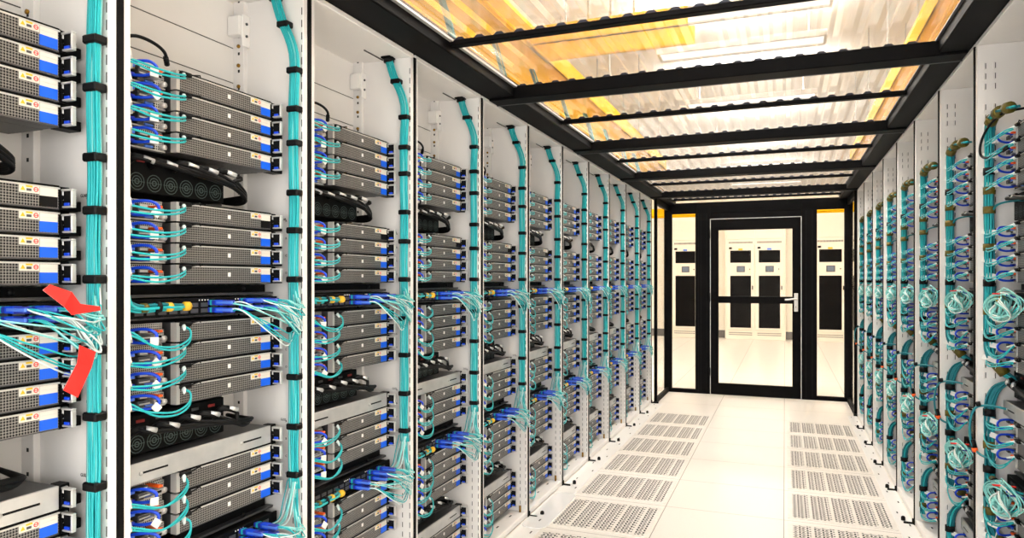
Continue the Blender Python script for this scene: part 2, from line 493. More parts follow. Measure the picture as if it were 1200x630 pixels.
# ---- jumper and duplex patch cables (server-local)
def make_jumper(var):
    rnd = random.Random(var)
    a = rnd.uniform(-.004, .004)
    mb = MB()
    mb.tube([(-.206, .020, .033), (-.198, .002, .037), (-.186+a, -.022, .036), (-.177+a, -.033, .025), (-.180+a, -.026, .012), (-.190, -.006, .007), (-.200, .018, .008)], .0036, 'blue', 6, 4)
    o = mb.build('jumper_cable')
    for z, m in ((.0235, 'bluemid'), (.0055, 'bluedk')):
        MB().box(-.214, -.196, .012, .034, z+.002, z+.0085, m, .0012).build('connector_plug', o)
    xf = Matrix.Translation((-.184+a, -.034, .012)) @ Matrix.Rotation(R(25+30*a/.004), 4, 'Y') @ Matrix.Rotation(R(-20), 4, 'Z')
    t = MB(); t.box(-.009, .009, -.001, .001, -.010, .008, 'paper', .0005, xf); t.build('paper_tag', o)
    return o
def make_duplex(var):
    rnd = random.Random(100+var)
    mb = MB()
    j = lambda s=.004: rnd.uniform(-s, s)
    mode = var % 3
    for q in (0, 1):
        dz = q*.0075
        if mode == 0:
            pts = [(-.262, -.02, .012+dz), (-.255, -.045, .010+dz+j()), (-.20, -.052, .006+dz+j()), (-.14, -.045, .012+dz), (-.10, -.030, .022+dz), (-.084, -.012, .030+dz*.6)]
        elif mode == 1:
            pts = [(-.262, -.02, .020+dz), (-.25, -.05, .016+dz+j()), (-.19, -.055-q*.006, -.002+dz+j()), (-.13, -.048, .004+dz), (-.095, -.034, .018+dz), (-.082, -.012, .032+dz*.4)]
        else:
            pts = [(-.262, -.02, .030+dz), (-.25, -.046, .024+dz+j()), (-.20, -.050, .004-dz+j()), (-.14, -.046, -.004-dz), (-.094, -.036, .008-dz), (-.076, -.022, .026), (-.082, -.010, .034+dz*.3)]
        mb.tube(pts, .0024, 'cyan', 5, 5)
    o = mb.build('duplex_patch_cable')
    w = MB()
    w.tube([(-.098, -.026, .030), (-.084, -.010, .037), (-.078, .0, .040)], [.003, .005, .0045], 'whitecable', 6)
    w.build('strain_relief_boot', o)
    c = MB(); c.box(-.090, -.058, -.010, .004, .036, .046, 'rubber', .002); c.tube([(-.06, -.006, .042), (-.035, -.010, .0475), (-.03, -.006, .043)], .0018, 'rubber', 5)
    c.build('cable_clip', o)
    xf = Matrix.Translation((-.250, -.036, .024)) @ Matrix.Rotation(R(-14+j(.2)*40), 4, 'X') @ Matrix.Rotation(R(50), 4, 'Z')
    t = MB(); t.box(-.024, .030, -.0035, .0035, -.008, .009, 'paper', .001, xf); t.build('label_sleeve', o)
    return o
jump_t = [make_jumper(i) for i in range(3)]
dup_t = [make_duplex(i) for i in range(6)]

POS = {0: 'top', 1: 'second', 2: 'third', 3: 'bottom'}
POS_T = {0: 'top', 1: 'second', 2: 'third', 3: 'bottom'}
INDIV = [('L', k) for k in range(-1, 8)] + [('R', k) for k in (2, 3, 4)]
NEAR = {('L', k) for k in (-1, 0, 1, 2, 3, 4)} | {('R', 2), ('R', 3)}
rest_srv, rest_dup, rest_jump, = [], [], []
GRP = {'L': 'mesh-front servers of the left row', 'R': 'cabled servers of the right row'}
rng = random.Random(3)
def xf_of(row, k, u, v, z):
    if row == 'L': return Matrix.Translation((XL - v, ykey(k)+u, z)) @ Matrix.Rotation(PI/2, 4, 'Z')
    return Matrix.Translation((XR + v, ykey(k+1)-u, z)) @ Matrix.Rotation(-PI/2, 4, 'Z')
for row, ks in (('L', LRACKS), ('R', RRACKS)):
    for k in ks:
        for si, (zb, tray) in enumerate(STACKS):
            for j in range(4):
                z = zb + (3-j)*U
                rn = rackname(row, k)
                if tray and j == 0:
                    o = copy_tree(tray_t); place(o, row, k, .3, .068, z)
                    tag(o, f"silver blank-fronted tray topping the {STACKNAME[si]}, {rn}", 'server', f"silver trays of the {'left' if row=='L' else 'right'} row")
                    continue
                indiv = (row, k) in INDIV
                vi = rng.randrange(6); vj = rng.randrange(3)
                if si < 2 : vi = 3*(vi//3)
                if not indiv:
                    X = xf_of(row, k, .3, .068, z)
                    rest_srv.append(X); rest_dup.append((X, vi)); rest_jump.append((X, vj)); continue
                near = (row, k) in NEAR
                o = copy_tree((srv_dark if si == 1 and j == 0 else srv_near) if near else srv_far); place(o, row, k, .3, .068, z)
                what = 'grey mesh-front server' if row == 'L' else 'side-on grey server'
                tag(o, f"{what} {POS[j]} in the {STACKNAME[si]}, {rn}", 'server', GRP[row])
                if not (row == 'L' and k == -1):
                    c = copy_tree(dup_t[vi]); place(c, row, k, .3, .068, z)
                    tag(c, f"aqua patch cable on the {POS[j]} server, {STACKNAME[si]}, {rn}", 'cable', f"aqua patch cables of the {'left' if row=='L' else 'right'} servers")
                    c = copy_tree(jump_t[vj]); place(c, row, k, .3, .068, z)
                    tag(c, f"looped blue jumper on the {POS[j]} server, {STACKNAME[si]}, {rn}", 'cable', f"blue jumpers of the {'left' if row=='L' else 'right'} servers")
def mass(name, items, label, cat):
    """far repeats beyond the individuals: one object"""
    mb = MB()
    for src, X in items:
        meshes = [src.data] if src.data else []
        meshes += [c.data for c in src.children]
        for me in meshes:
            mm = [[n for n, m in M.items() if m == x][0] for x in me.materials]
            ids = [mb.mi(n) for n in mm]; o = len(mb.v)
            mb.v += [tuple(X @ v.co) for v in me.vertices]
            for p in me.polygons: mb.f.append([o+i for i in p.vertices]); mb.m.append(ids[p.material_index]); mb.sm.append(p.use_smooth)
    me = bpy.data.meshes.new(name); me.from_pydata(mb.v, [], mb.f)
    for m in mb.mats: me.materials.append(M[m])
    me.polygons.foreach_set('material_index', mb.m); me.polygons.foreach_set('use_smooth', mb.sm)
    ob = bpy.data.objects.new(name, me); COL.objects.link(ob)
    tag(ob, label, cat, kind='stuff'); return ob
if rest_srv:
    mass('distant_servers', [(srv_far, X) for X in rest_srv], 'remaining far servers in the last racks of both rows', 'servers')
    mass('distant_patch_cables', [(dup_t[i], X) for X, i in rest_dup], 'aqua patch cables on the far servers by the door', 'cables')
    mass('distant_jumper_cables', [(jump_t[i], X) for X, i in rest_jump], 'blue jumper loops on the far servers by the door', 'cables')

# ------------------------------------------------------------------ switches and their breakout cables (rack-local u, v, z from the switch base)
def make_switch():
    r = empty('network_switch')
    b = MB(); b.box(.06, .545, .078, .20, 0, .042, 'black', .0015); b.box(.545, .563, .080, .086, .002, .040, 'black', .001)
    b.build('chassis', r)
    t = MB()
    for u in (.28, .289, .298, .307, .40, .409, .418, .427): t.box(u, u+.003, .0772, .0785, .035, .038, 'paper')
    t.build('status_light_row', r)
    p = MB()
    for i in range(14):
        for z in (.006, .020): p.box(.10+i*.031, .10+i*.031+.022, .0765, .079, z, z+.010, 'steeldk')
    p.build('port_row', r)
    s = MB(); s.box(.05, .57, .10, .22, .046, .052, 'steeldk'); s.cyl((.45, .10, .062), (.45, .094, .062), .006, 'rubber', 8); s.box(.05, .56, .12, .22, .052, .072, 'black')
    s.build('support_shelf', r)
    return r
sw_t = make_switch()
def make_breakout(u0, zr, seed, droop):
    rnd = random.Random(seed)
    o = MB()
    o.box(u0-.008, u0+.008, .004, .078, zr-.006, zr+.006, 'bluedk', .0015)
    o.box(u0-.0085, u0+.0085, .03, .055, zr-.0065, zr+.0065, 'blue', .001); o.box(u0-.0088, u0-.004, .0, .05, zr-.003, zr+.004, 'bluemid', .001)
    o.box(u0-.0082, u0+.0082, .064, .07, zr-.0062, zr+.0062, 'cyan')
    o = o.build('breakout_cable')
    for q in range(4):
        j = lambda s: rnd.uniform(-s, s)
        uu = u0 + j(.005); d = droop + j(.018)
        e = rnd.uniform(.06, .14)
        ue = .557 + j(.005); ve = .018 + j(.010)
        pts = [(uu, .006, zr+j(.003)), (uu+.01, -.022, zr-.004+j(.004)), (uu+(ue-uu)*.4, -.034+j(.012), zr-d*.65), (uu+(ue-uu)*.78, -.022+j(.012), zr-d),
               (ue-.012, -.006+j(.006), zr-d*.35), (ue, ve-.005, zr+e*.4), (ue+.001, ve, zr+e)]
        mb = MB(); mb.tube(pts, .0017, rnd.choice(['cyan', 'cyan2', 'cyan2', 'whitecable']), 5, 5)
        mb.build('fibre_strand', o)
    return o
BRK = [make_breakout(u, z, 20+i, d) for i, (u, z, d) in enumerate(((.315, .030, .05), (.315, .012, .085), (.42, .032, .04), (.42, .014, .06), (.475, .031, .03), (.475, .013, .05)))]
BN = ['upper leftmost', 'lower leftmost', 'upper middle', 'lower middle', 'upper rightmost', 'lower rightmost']
def make_trunk():
    rnd = random.Random(5)
    mb = MB()
    for q in range(9):
        j = lambda s: rnd.uniform(-s, s)
        a, b = j(.010), j(.010)
        mb.tube([(.045, .04+a, .06+b), (.05, .035+a, .034+b), (.075, .03+a, .024+b*.8), (.13, .03+a*.8, .026+b*.8), (.18, .034+a*.7, .024+b*.6), (.215, .05, .026+b*.4), (.235, .077, .024)], .0032, rnd.choice(['cyan', 'teal', 'cyan']), 5, 4)
    o = mb.build('trunk_cable')
    for u, m in ((.085, 'olive'), (.15, 'ochre'), (.20, 'ochre')):
        MB().tube([(u-.006, .032, .0255), (u+.006, .033, .0252)], .0108, m, 10).build('tape_band', o)
    MB().tube([(.114, .030, .026), (.121, .030, .026)], .0135, 'rubber', 10).build('cable_tie', o)
    return o
trunk_t = make_trunk()
def make_coil():
    rnd = random.Random(9)
    mb = MB()
    for q in range(20):
        gq = q % 3
        cu, cz = (.20, .235, .27)[gq]+rnd.uniform(-.008, .008), (-.004, .006, -.008)[gq]+rnd.uniform(-.005, .005)
        ru, rz = (.085, .10, .075)[gq]+rnd.uniform(-.012, .012), (.036, .044, .030)[gq]+rnd.uniform(-.008, .008)
        v0 = (.022, .036, .008)[gq]+rnd.uniform(-.010, .010); ph = rnd.uniform(0, 1)
        pts = [(cu+ru*math.cos(2*PI*i/22+ph), v0+.010*math.sin(2*PI*i/22*2+gq*2), cz+rz*math.sin(2*PI*i/22+ph)) for i in range(24)]
        mb.tube(pts, .0024, rnd.choice(['whitecable', 'cyan2', 'cyan2', 'cyan', 'cyan2']), 5)
    for q in range(4):
        mb.tube([(.2+q*.03, .07, .02), (.2+q*.03, .05, .03), (.22+q*.03, .03, .035), (.27+q*.02, .02, .04)], .0024, 'bluedk' if q % 2 else 'cyan2', 5, 4)
    o = mb.build('coiled_fibre_cable')
    t = MB(); t.box(.22, .232, -.002, .06, .040, .044, 'red', .001); t.build('hook_strap', o)
    return o
coil_t = make_coil()

# ------------------------------------------------------------------ power shelves and cords
def make_shelf(h):
    r = empty('power_shelf')
    b = MB(); b.box(.05, .385, .10, .225, 0, h-.004, 'black', .002); b.build('chassis', r)
    f = MB()
    n = 7
    for i in range(n):
        cu = .078 + i*.046
        for r0, r1 in ((.018, .020), (.011, .013), (.004, .007)): f.disc_ring((cu, .0985, .024), r0, r1, 'y', 'fan', 14)
        f.box(cu-.02, cu+.02, .0982, .0992, .0235, .0245, 'fan')
    f.build('fan_row', r)
    g = MB()
    g.box(.385, .43, .15, .158, 0, h-.002, 'steeldk', .001)
    g.cyl((.418, .15, h*.75), (.418, .148, h*.75), .006, 'steel', 8); g.cyl((.418, .15, h*.35), (.418, .148, h*.35), .006, 'steel', 8)
    g.box(.397, .408, .1485, .15, h*.3, h*.6, 'paper')
    g.build('bracket', r)
    for i in range(6): MB().box(.07+i*.052, .092+i*.052, .0975, .1, h-.022, h-.015, 'darkred' if i % 2 else 'steeldk', .0008).build('socket', r)
    return r
shelf_t = [make_shelf(b-a) for a, b in SHELF_Z]
def make_cord(i, kind):
    rnd = random.Random(50+i)
    u = .10 + i*.062; j = lambda s: rnd.uniform(-s, s)
    mb = MB()
    if kind == 0:
        pts = [(u, .10, .066), (u, .075, .072+j(.004)), (u+.05, .06+j(.006), .064), (.34+i*.01, .062+j(.006), .046+i*.002), (.40, .068+j(.006), .030+i*.005), (.445, .085, .012+i*.004), (.465, .14, .008+i*.004), (.47, .22, .02)]
    else:
        pts = [(u, .10, .052), (u+.006, .070, .062+j(.004)), (u+.04, .062, .052), (.35+i*.01, .064+j(.006), .032), (.42+i*.008, .070+j(.004), .012+i*.003), (.475, .11, .010+i*.002), (.49, .19, .018)]
    mb.tube(pts, .0052, 'rubber', 7, 5)
    o = mb.build('power_cable')
    p = MB(); p.tube([(pts[0][0]-.004, .098, pts[0][2]-.004), (pts[1][0], .076, pts[1][2]+.002), (pts[1][0]+.014, .068, pts[1][2])], [.009, .009, .007], 'rubber', 8); p.build('cord_plug', o)
    s = MB(); s.tube([(pts[1][0]+.012, .066, pts[1][2]+.001), (pts[1][0]+.034, .058, pts[1][2]-.006)], .0062, 'silver', 8); s.build('printed_sleeve', o)
    return o
cord_t = [[make_cord(i, kd) for i in range(5)] for kd in (0, 1)]

# hanging black lead on top of the uppermost stack
mb = MB(); mb.tube([(.04, .05, 1.742), (.075, .045, 1.757), (.12, .045, 1.756), (.155, .05, 1.745), (.175, .065, 1.727)], .0038, 'rubber', 7, 5)
lead_L = mb.build('black_lead')
MB().tube([(.162, .055, 1.738), (.176, .066, 1.726)], .006, 'rubber', 7).build('plug_end', lead_L)
mb = MB(); mb.tube([(.24, .08, 1.765), (.17, .04, 1.768), (.09, .02, 1.745), (.045, .008, 1.70), (.05, .006, 1.655), (.10, .02, 1.64), (.2, .04, 1.65)], .004, 'rubber', 7, 5)
lead_R = mb.build('black_lead')
MB().tube([(.18, .036, 1.647), (.21, .042, 1.652)], .007, 'rubber', 7).build('plug_end', lead_R)

# ------------------------------------------------------------------ vertical cable bundles
def path_at(P, s): return P
def bundle_strands(mb, path, n, rad_u, rad_v, r, mats, seed, sub=8, fan=0):
    rnd = random.Random(seed)
    for q in range(n):
        w = rnd.uniform(0, 2*PI); rr = math.sqrt(rnd.uniform(.05, 1))
        pts = []
        for i, p in enumerate(path):
            w2 = w + rnd.uniform(-.35, .35) + i*.05
            k = 1 + fan*(0 if i < len(path)-2 else (i-(len(path)-3)))
            pts.append((p[0]+math.cos(w2)*rr*rad_u, p[1]+math.sin(w2)*rr*rad_v*k, p[2]))
        mb.tube(pts, r, rnd.choice(mats), 5, sub)
def make_bundle_right_wall():
    mb = MB()
    zs = [1.86, 1.72, 1.58, 1.44, 1.30, 1.16, 1.02, .88, .74, .66]
    path = [(.554, .078, 2.03), (.555, .058, 1.965)] + [(.558+(i % 2)*.001, .017+(.001 if i % 3 else -.001), z) for i, z in enumerate(zs)]
    bundle_strands(mb, path, 30, .009, .0155, .0026, ['cyan', 'cyan', 'cyan', 'cyan2'], 4, 5)
    # loose ends dropping to the lower switch
    bundle_strands(mb, [(.557, .018, .68), (.554, .026, .62), (.545, .036, .575), (.53, .055, .56), (.50, .078, .565)], 9, .012, .026, .0018, ['cyan', 'cyan2', 'whitecable'], 8, 5)
    o = mb.build('cable_bundle')
    for z in (1.945, 1.814, 1.707, 1.613, 1.476, 1.372, 1.237, 1.098, .968, .831, .699):
        v = .017 if z < 1.9 else .050
        MB().box(.5445, .5735, v-.0185, v+.0190, z-.0085, z+.0085, 'rubber', .003).build('cable_tie', o)
    MB().tube([(.554, .078, 2.016), (.554, .079, 2.034)], .019, 'rubber', 12).build('grommet', o)
    return o
bund_L = make_bundle_right_wall()
def make_bundle_left_wall():
    mb = MB()
    C = ['teal', 'teal', 'cyan', 'teal']
    up = [(.25, .05, 1.770), (.16, .035, 1.778), (.085, .028, 1.765), (.050, .030, 1.715), (.046, .031, 1.62), (.046, .031, 1.50), (.046, .031, 1.36), (.046, .031, 1.20), (.046, .031, 1.06), (.046, .036, .985), (.052, .07, .925), (.085, .13, .893), (.14, .20, .885)]
    lo = [(.14, .19, .915), (.085, .12, .905), (.052, .062, .885), (.046, .034, .83), (.046, .031, .74), (.046, .031, .62), (.046, .031, .48), (.046, .036, .405), (.052, .07, .345), (.085, .13, .313), (.14, .2, .305)]
    lo2 = [(.14, .19, .335), (.085, .12, .325), (.052, .062, .30), (.046, .033, .25), (.046, .031, .15), (.046, .031, .075)]
    for i, p in enumerate((up, lo, lo2)): bundle_strands(mb, p, 20, .012, .016, .0034, C, 30+i, 4)
    # branch into the gap between the two upper stacks
    bundle_strands(mb, [(.046, .034, 1.40), (.050, .034, 1.455), (.07, .045, 1.485), (.12, .08, 1.492), (.19, .12, 1.485)], 6, .006, .006, .0032, C, 44, 4)
    o = mb.build('cable_bundle')
    def band(p, q, r, m, nm): MB().tube([p, q], r, m, 12).build(nm, o)
    for z, m in ((1.535, 'olive'), (1.47, 'olive'), (1.225, 'rubber'), (1.13, 'olive'), (1.04, 'rubber'), (.79, 'rubber'), (.68, 'olive'), (.60, 'rubber'), (.46, 'olive'), (.20, 'rubber'), (1.60, 'rubber'), (1.345, 'olive'), (.52, 'rubber'), (.12, 'olive')):
        band((.046, .031, z-.012), (.046, .031, z+.012), .0185, m, 'tape_band' if m == 'olive' else 'cable_tie')
    for a, b, m in (((.075, .027, 1.757), (.095, .029, 1.770), 'olive'), ((.13, .032, 1.776), (.16, .035, 1.778), 'olive'), ((.2, .042, 1.777), (.225, .046, 1.774), 'olive'), ((.048, .05, .955), (.053, .075, .922), 'olive'), ((.075, .112, .90), (.095, .145, .890), 'ochre'), ((.048, .05, .375), (.053, .075, .342), 'olive')):
        band(a, b, .0185, m, 'tape_band')
    return o
bund_R = make_bundle_left_wall()
# spare loop on the right row wall with an orange end
mb = MB(); mb.tube([(.16, .12, .80), (.09, .05, .815), (.055, .0, .81), (.05, -.02, .78), (.05, -.026, .73), (.052, -.02, .68), (.06, .0, .65), (.08, .03, .64)], .004, 'teal', 7, 5)
loop_t = mb.build('spare_cable_loop')
MB().tube([(.05, -.018, .695), (.051, -.012, .668)], .0085, 'rubber', 8).build('sleeve', loop_t)
MB().tube([(.051, -.013, .668), (.0515, -.010, .655)], .009, 'orange', 8).build('orange_tip', loop_t)
MB().tube([(.052, -.008, .815), (.056, .004, .818)], .009, 'rubber', 8).build('cable_tie', loop_t)

for row, ks in (('L', LRACKS), ('R', RRACKS)):
    side = 'left' if row == 'L' else 'right'
    for k in ks:
        rn = rackname(row, k)
        if row == 'L':
            o = copy_tree(bund_L); tag(o, f"aqua vertical cable bundle with black ties, {rn}", 'cable bundle', 'aqua cable bundles of the left row')
        else:
            o = copy_tree(bund_R); tag(o, f"deep aqua bundle with olive tape bands, {rn}", 'cable bundle', 'taped cable bundles of the right row')
        place(o, row, k, 0, 0, 0)
        if row == 'L' or k == 2:
          o = copy_tree(lead_L if row == 'L' else lead_R); place(o, row, k, 0, 0, 0); tag(o, f"black lead arching over the uppermost stack, {rn}", 'cable', f'black leads of the {side} row')
        if row == 'R':
            o = copy_tree(loop_t); place(o, row, k, 0, 0, 0); tag(o, f"spare aqua loop with orange tip, {rn}", 'cable', 'spare loops of the right row')
        for wi, zs in enumerate(SWITCH_Z):
            wn = 'upper' if wi == 0 else 'lower'
            o = copy_tree(sw_t); place(o, row, k, 0, 0, zs); tag(o, f"black {wn} network switch, {rn}", 'network switch', f'network switches of the {side} row')
            o = copy_tree(trunk_t); place(o, row, k, 0, 0, zs); tag(o, f"taped aqua trunk cable feeding the {wn} switch, {rn}", 'cable', f'trunk cables of the {side} row')
            if row == 'L':
                for bi, bt in enumerate(BRK):
                    if k > 5 and bi in (2, 5): continue
                    o = copy_tree(bt); place(o, row, k, 0, 0, zs)
                    tag(o, f"blue-plugged breakout cable, {BN[bi]} on the {wn} switch, {rn}", 'cable', 'breakout cables of the left row switches')
            else:
                o = copy_tree(coil_t); place(o, row, k, 0, 0, zs); tag(o, f"coil of pale fibre cable at the {wn} switch, {rn}", 'cable', 'coiled cables of the right row')
        for hi, (za, zb) in enumerate(SHELF_Z):
            hn = ('upper', 'middle', 'lower')[hi]
            o = copy_tree(shelf_t[hi]); place(o, row, k, 0, 0, za); tag(o, f"black {hn} power shelf with fan row, {rn}", 'power shelf', f'power shelves of the {side} row')
            for ci, ct in enumerate(cord_t[0 if hi == 0 else 1]):
                if (row == 'R' and ci > 1) or (k > 5 and ci > 2): continue
                o = copy_tree(ct); place(o, row, k, 0, 0, za)
                tag(o, f"black power cable at the {('leftmost','second','third','fourth','rightmost')[ci]} socket, {hn} shelf, {rn}", 'power cable', f'power cables of the {side} row')

# two red cable tags on the nearest left fan of cables
def red_tag(lab, k, u, v, z, pts):
    mb = MB(); n = len(pts)//2
    vs = [(p[0], p[1], p[2]) for p in pts]
    fs = [(2*i, 2*i+1, 2*i+3, 2*i+2) for i in range(n-1)]
    mb.add(vs, fs, 'red'); mb.add([(p[0]+.0005, p[1]+.0012, p[2]) for p in pts], fs, 'paper')
    o = mb.build('red_cable_tag'); place(o, 'L', k, u, v, z); tag(o, lab, 'tag')
    return o
red_tag('crumpled red tape tag above the leftmost fan of aqua cables', -1, .46, -.045, 1.168,
        [(-.035, .0, .060), (-.045, .004, .050), (.0, -.008, .046), (-.012, -.004, .020), (.022, .0, .024), (.010, .006, .004), (.062, .0, .018), (.066, .004, .010)])
red_tag('flat red tape tag dangling below the leftmost fan of aqua cables', -1, .475, -.045, 1.055,
        [(.005, .0, .062), (.038, .0, .046), (-.004, -.006, .030), (.026, -.004, .018), (-.026, .0, -.016), (.002, .0, -.034)])

# ------------------------------------------------------------------ floor
FX0, FX1, FY0, FY1 = -5.2, 4.6, -2.6, 16.4
mb = MB(); mb.box(FX0, FX1, FY0, FY1, -.06, 0, 'floor'); tag(mb.build('floor'), kind='structure')
def make_tile():
    nx, ny, W = 41, 41, .485
    c = W/nx
    mb = MB()
    shade_sheet = MB(); shade_sheet.box(-W/2, W/2, -W/2, W/2, .0006, .0012, 'hole')  # dark sheet standing in for the shade below the open slots
    z = .0038
    tz = []
    def rng_cells():
        for i in range(nx):
            g = i % 9
            for j in range(ny):
                q = j % 3
                if i in (0, nx-1) or j in (0, ny-1): yield i, j, 'p'; continue
                if g in (0, 3, 6): yield i, j, 's' if q != 2 else 'p'
                elif g in (7, 8): yield i, j, 's' if (g == 7 and q == 0) else 'p'
                else: yield i, j, 'p' if q != 2 else 'x'
    vs = []; fs = []; 
    for i, j, t in rng_cells():
        x0, y0 = -W/2+i*c, -W/2+j*c
        a, b = (0, 0)
        if t == 's': 
            # slot: leave only a thin web at one side
            x1 = x0 + c*.25; quad = (x0, x1, y0, y0+c)
        elif t == 'x': quad = (x0, x0+c, y0, y0+c*.35)
        else: quad = (x0, x0+c, y0, y0+c)
        o = len(vs); vs += [(quad[0], quad[2], z), (quad[1], quad[2], z), (quad[1], quad[3], z), (quad[0], quad[3], z)]
        fs.append((o, o+1, o+2, o+3))
    mb.add(vs, fs, 'tile')
    # frame border
    B = .508/2
    for q in ((-B, B, -B, -W/2), (-B, B, W/2, B), (-B, -W/2, -W/2, W/2), (W/2, B, -W/2, W/2)): mb.box(q[0], q[1], q[2], q[3], .0, z, 'tile')
    rg = MB()
    for i in range(nx):
        if i % 9 in (1, 4) and i+1 < nx-1:
            for j in range(0, ny-2, 3):
                x, y = -W/2+(i+1)*c, -W/2+(j+1)*c
                if j == 0: y += .2*c
                vs = [(x+.0068*math.cos(w*PI/4), y+.0068*math.sin(w*PI/4), z+.0004) for w in range(8)]
                rg.add(vs, [tuple(range(8))], 'hole')
    r = mb.build('perforated_floor_tile')
    shade_sheet.build('under_shade_sheet', r); rg.build('round_hole_row', r)
    return r
tile_t = make_tile()
rows = [3.845 + .545*j for j in range(-5, 6)]
vis = [y for y in rows if y > 1.3]
for side, xc in (('left', -.868), ('right', .268)):
    for i, y in enumerate(vis):
        o = copy_tree(tile_t); o.location = (xc, y - .270, 0); o.scale = (1, .905, 1)
        n = len(vis) - i
        tag(o, f"perforated floor tile along the {side} row, {ORD[n-1]} one from the door", 'floor tile', f'perforated tiles along the {side} racks')

# white kick strips with small slots between racks and tiles
for side, x0, x1 in (('left', -1.240, -1.128), ('right', .528, .603)):
    mb = MB(); mb.box(x0, x1, .3, 7.0, 0, .003, 'white2')
    sl = MB()
    for i in range(34):
        y = .45 + i*.196
        xs = (x0 + (x1-x0)*(.3 if i % 2 else .72))
        sl.box(xs, xs+.007, y, y+.03, .003, .0034, 'slotdark')
    o = mb.build('trim_1' if side == 'left' else 'trim_2'); tag(o, kind='structure'); sl.build('slot_row', o)
# clear-looking glossy floor plate with rounded corners, and the small black pegs
def rounded_plate(x0, x1, y0, y1, r, z0, z1, m):
    P = []
    for cx, cy, a in ((x1-r, y1-r, 0), (x0+r, y1-r, 90), (x0+r, y0+r, 180), (x1-r, y0+r, 270)):
        for k in range(7): w = R(a+15*k); P.append((cx+r*math.cos(w), cy+r*math.sin(w)))
    n = len(P); mb = MB()
    mb.add([(x, y, z1) for x, y in P] + [(x, y, z0) for x, y in P], [tuple(range(n)), tuple(range(2*n-1, n-1, -1))] + [(i, (i+1) % n, n+(i+1) % n, n+i) for i in range(n)], m)
    return mb
M['gloss'] = mat('glossy_white_plate', (246, 246, 246), .08, coat=.6)
o = rounded_plate(-1.236, -1.105, 3.26, 3.86, .05, .0036, .008, 'gloss').build('floor_plate')
MB().box(-1.17, -1.163, 3.36, 3.39, .008, .0084, 'slotdark').build('slot_mark', o)
tag(o, 'glossy white plate with rounded corners on the floor beside the left racks', 'floor plate')
for row, ks, x in (('L', range(3, 10), -1.185), ('R', range(3, 10), .565)):
    for k in ks:
        side = 'left' if row == 'L' else 'right'
        mb = MB(); mb.cyl((x, ykey(k)+.045, .003), (x, ykey(k)+.045, .020), .0105, 'rubber', 10)
        o = mb.build('floor_peg'); MB().cyl((x, ykey(k)+.045, .020), (x, ykey(k)+.045, .024), .007, 'black', 8).build('peg_cap', o)
        tag(o, f"small black floor peg before the {rackname(row, k)}", 'floor peg', f'black floor pegs along the {side} row')

# ------------------------------------------------------------------ containment roof
RX0, RX1, RY0, RY1 = -1.125, .515, -.9, 7.86
for i, (x0, x1) in enumerate(((-1.262, RX0), (RX1, .625))):
    mb = MB(); mb.box(x0, x1, RY0, RY1, 2.052, 2.122, 'frameblack', .004)
    o = mb.build('roof_beam'); tag(o, kind='structure')
    e = MB(); xx = RX0 if i == 0 else RX1
    if i == 0: e.box(RX0-.002, RX0+.014, RY0, RY1, 2.092, 2.1, 'steel')
    else: e.box(RX1-.010, RX1+.002, RY0, RY1, 2.096, 2.1, 'steeldk')
    e.build('edge_flashing', o)
CP, CH = .076, .013       # corrugation pitch and depth
def closure(mb, y0, y1, z0):
    n = int((RX1-RX0)/CP)
    for i in range(n+1):
        x = RX0 + i*CP
        a, b, c, d = x+.018, x+.028, x+.048, x+.058
        if d > RX1: break
        vs = [(a, y0, z0), (b, y0, z0+CH*.7), (c, y0, z0+CH*.7), (d, y0, z0), (a, y1, z0), (b, y1, z0+CH*.7), (c, y1, z0+CH*.7), (d, y1, z0)]
        mb.add(vs, [(0, 1, 2, 3), (4, 7, 6, 5), (0, 4, 5, 1), (1, 5, 6, 2), (2, 6, 7, 3)], 'foam')
M['foam'] = mat('blue_black_foam', (22, 26, 44), .7)
MAIN = [2.90 + 1.345*k for k in range(-2, 4)]
for y in MAIN:
    mb = MB(); mb.box(-1.246, .608, y, y+.098, 2.042, 2.098, 'frameblack', .003); mb.box(-1.246, .608, y+.092, y+.100, 2.040, 2.046, 'steeldk', .001)
    o = mb.build('roof_beam'); tag(o, kind='structure')
    c = MB(); closure(c, y+.01, y+.03, 2.098); c.build('foam_closure', o)
PURL = [y + .105 + .62 for y in MAIN[:-1]] + [7.62]
PURL[0:0] = []
for y in PURL:
    mb = MB(); mb.box(RX0, RX1, y-.019, y+.019, 2.078, 2.098, 'frameblack', .003)
    o = mb.build('roof_purlin'); tag(o, kind='structure')
    c = MB(); closure(c, y-.016, y-.010, 2.098); c.build('foam_closure', o)
def sheet(y0, y1):
    prof = []
    n = int(math.ceil((RX1-RX0+.04)/CP))
    for i in range(n):
        x = RX0 - .02 + i*CP + .02
        for dx, dz in ((0, 0), (.010, 0), (.024, CH), (.052, CH), (.066, 0)): prof.append((x+dx, dz))
    mb = MB(); N_ = len(prof)
    ys = [y0 + (y1-y0)*i/4 for i in range(5)]
    vs = [(x, y, 2.0995+z) for y in ys for x, z in prof]
    fs = [(j*N_+i, j*N_+i+1, (j+1)*N_+i+1, (j+1)*N_+i) for j in range(4) for i in range(N_-1)]
    mb.add(vs, fs, 'poly'); return mb
bays = list(zip([RY0+.02]+[y+.055 for y in MAIN], [y+.05 for y in MAIN]+[RY1-.02]))
for i, (a, b) in enumerate(bays):
    o = sheet(a, b).build('corrugated_roof_sheet')
    tag(o, f"clear corrugated roof sheet, {ORD[len(bays)-1-i]} bay from the door wall", 'roof sheet', 'corrugated sheets of the aisle roof')

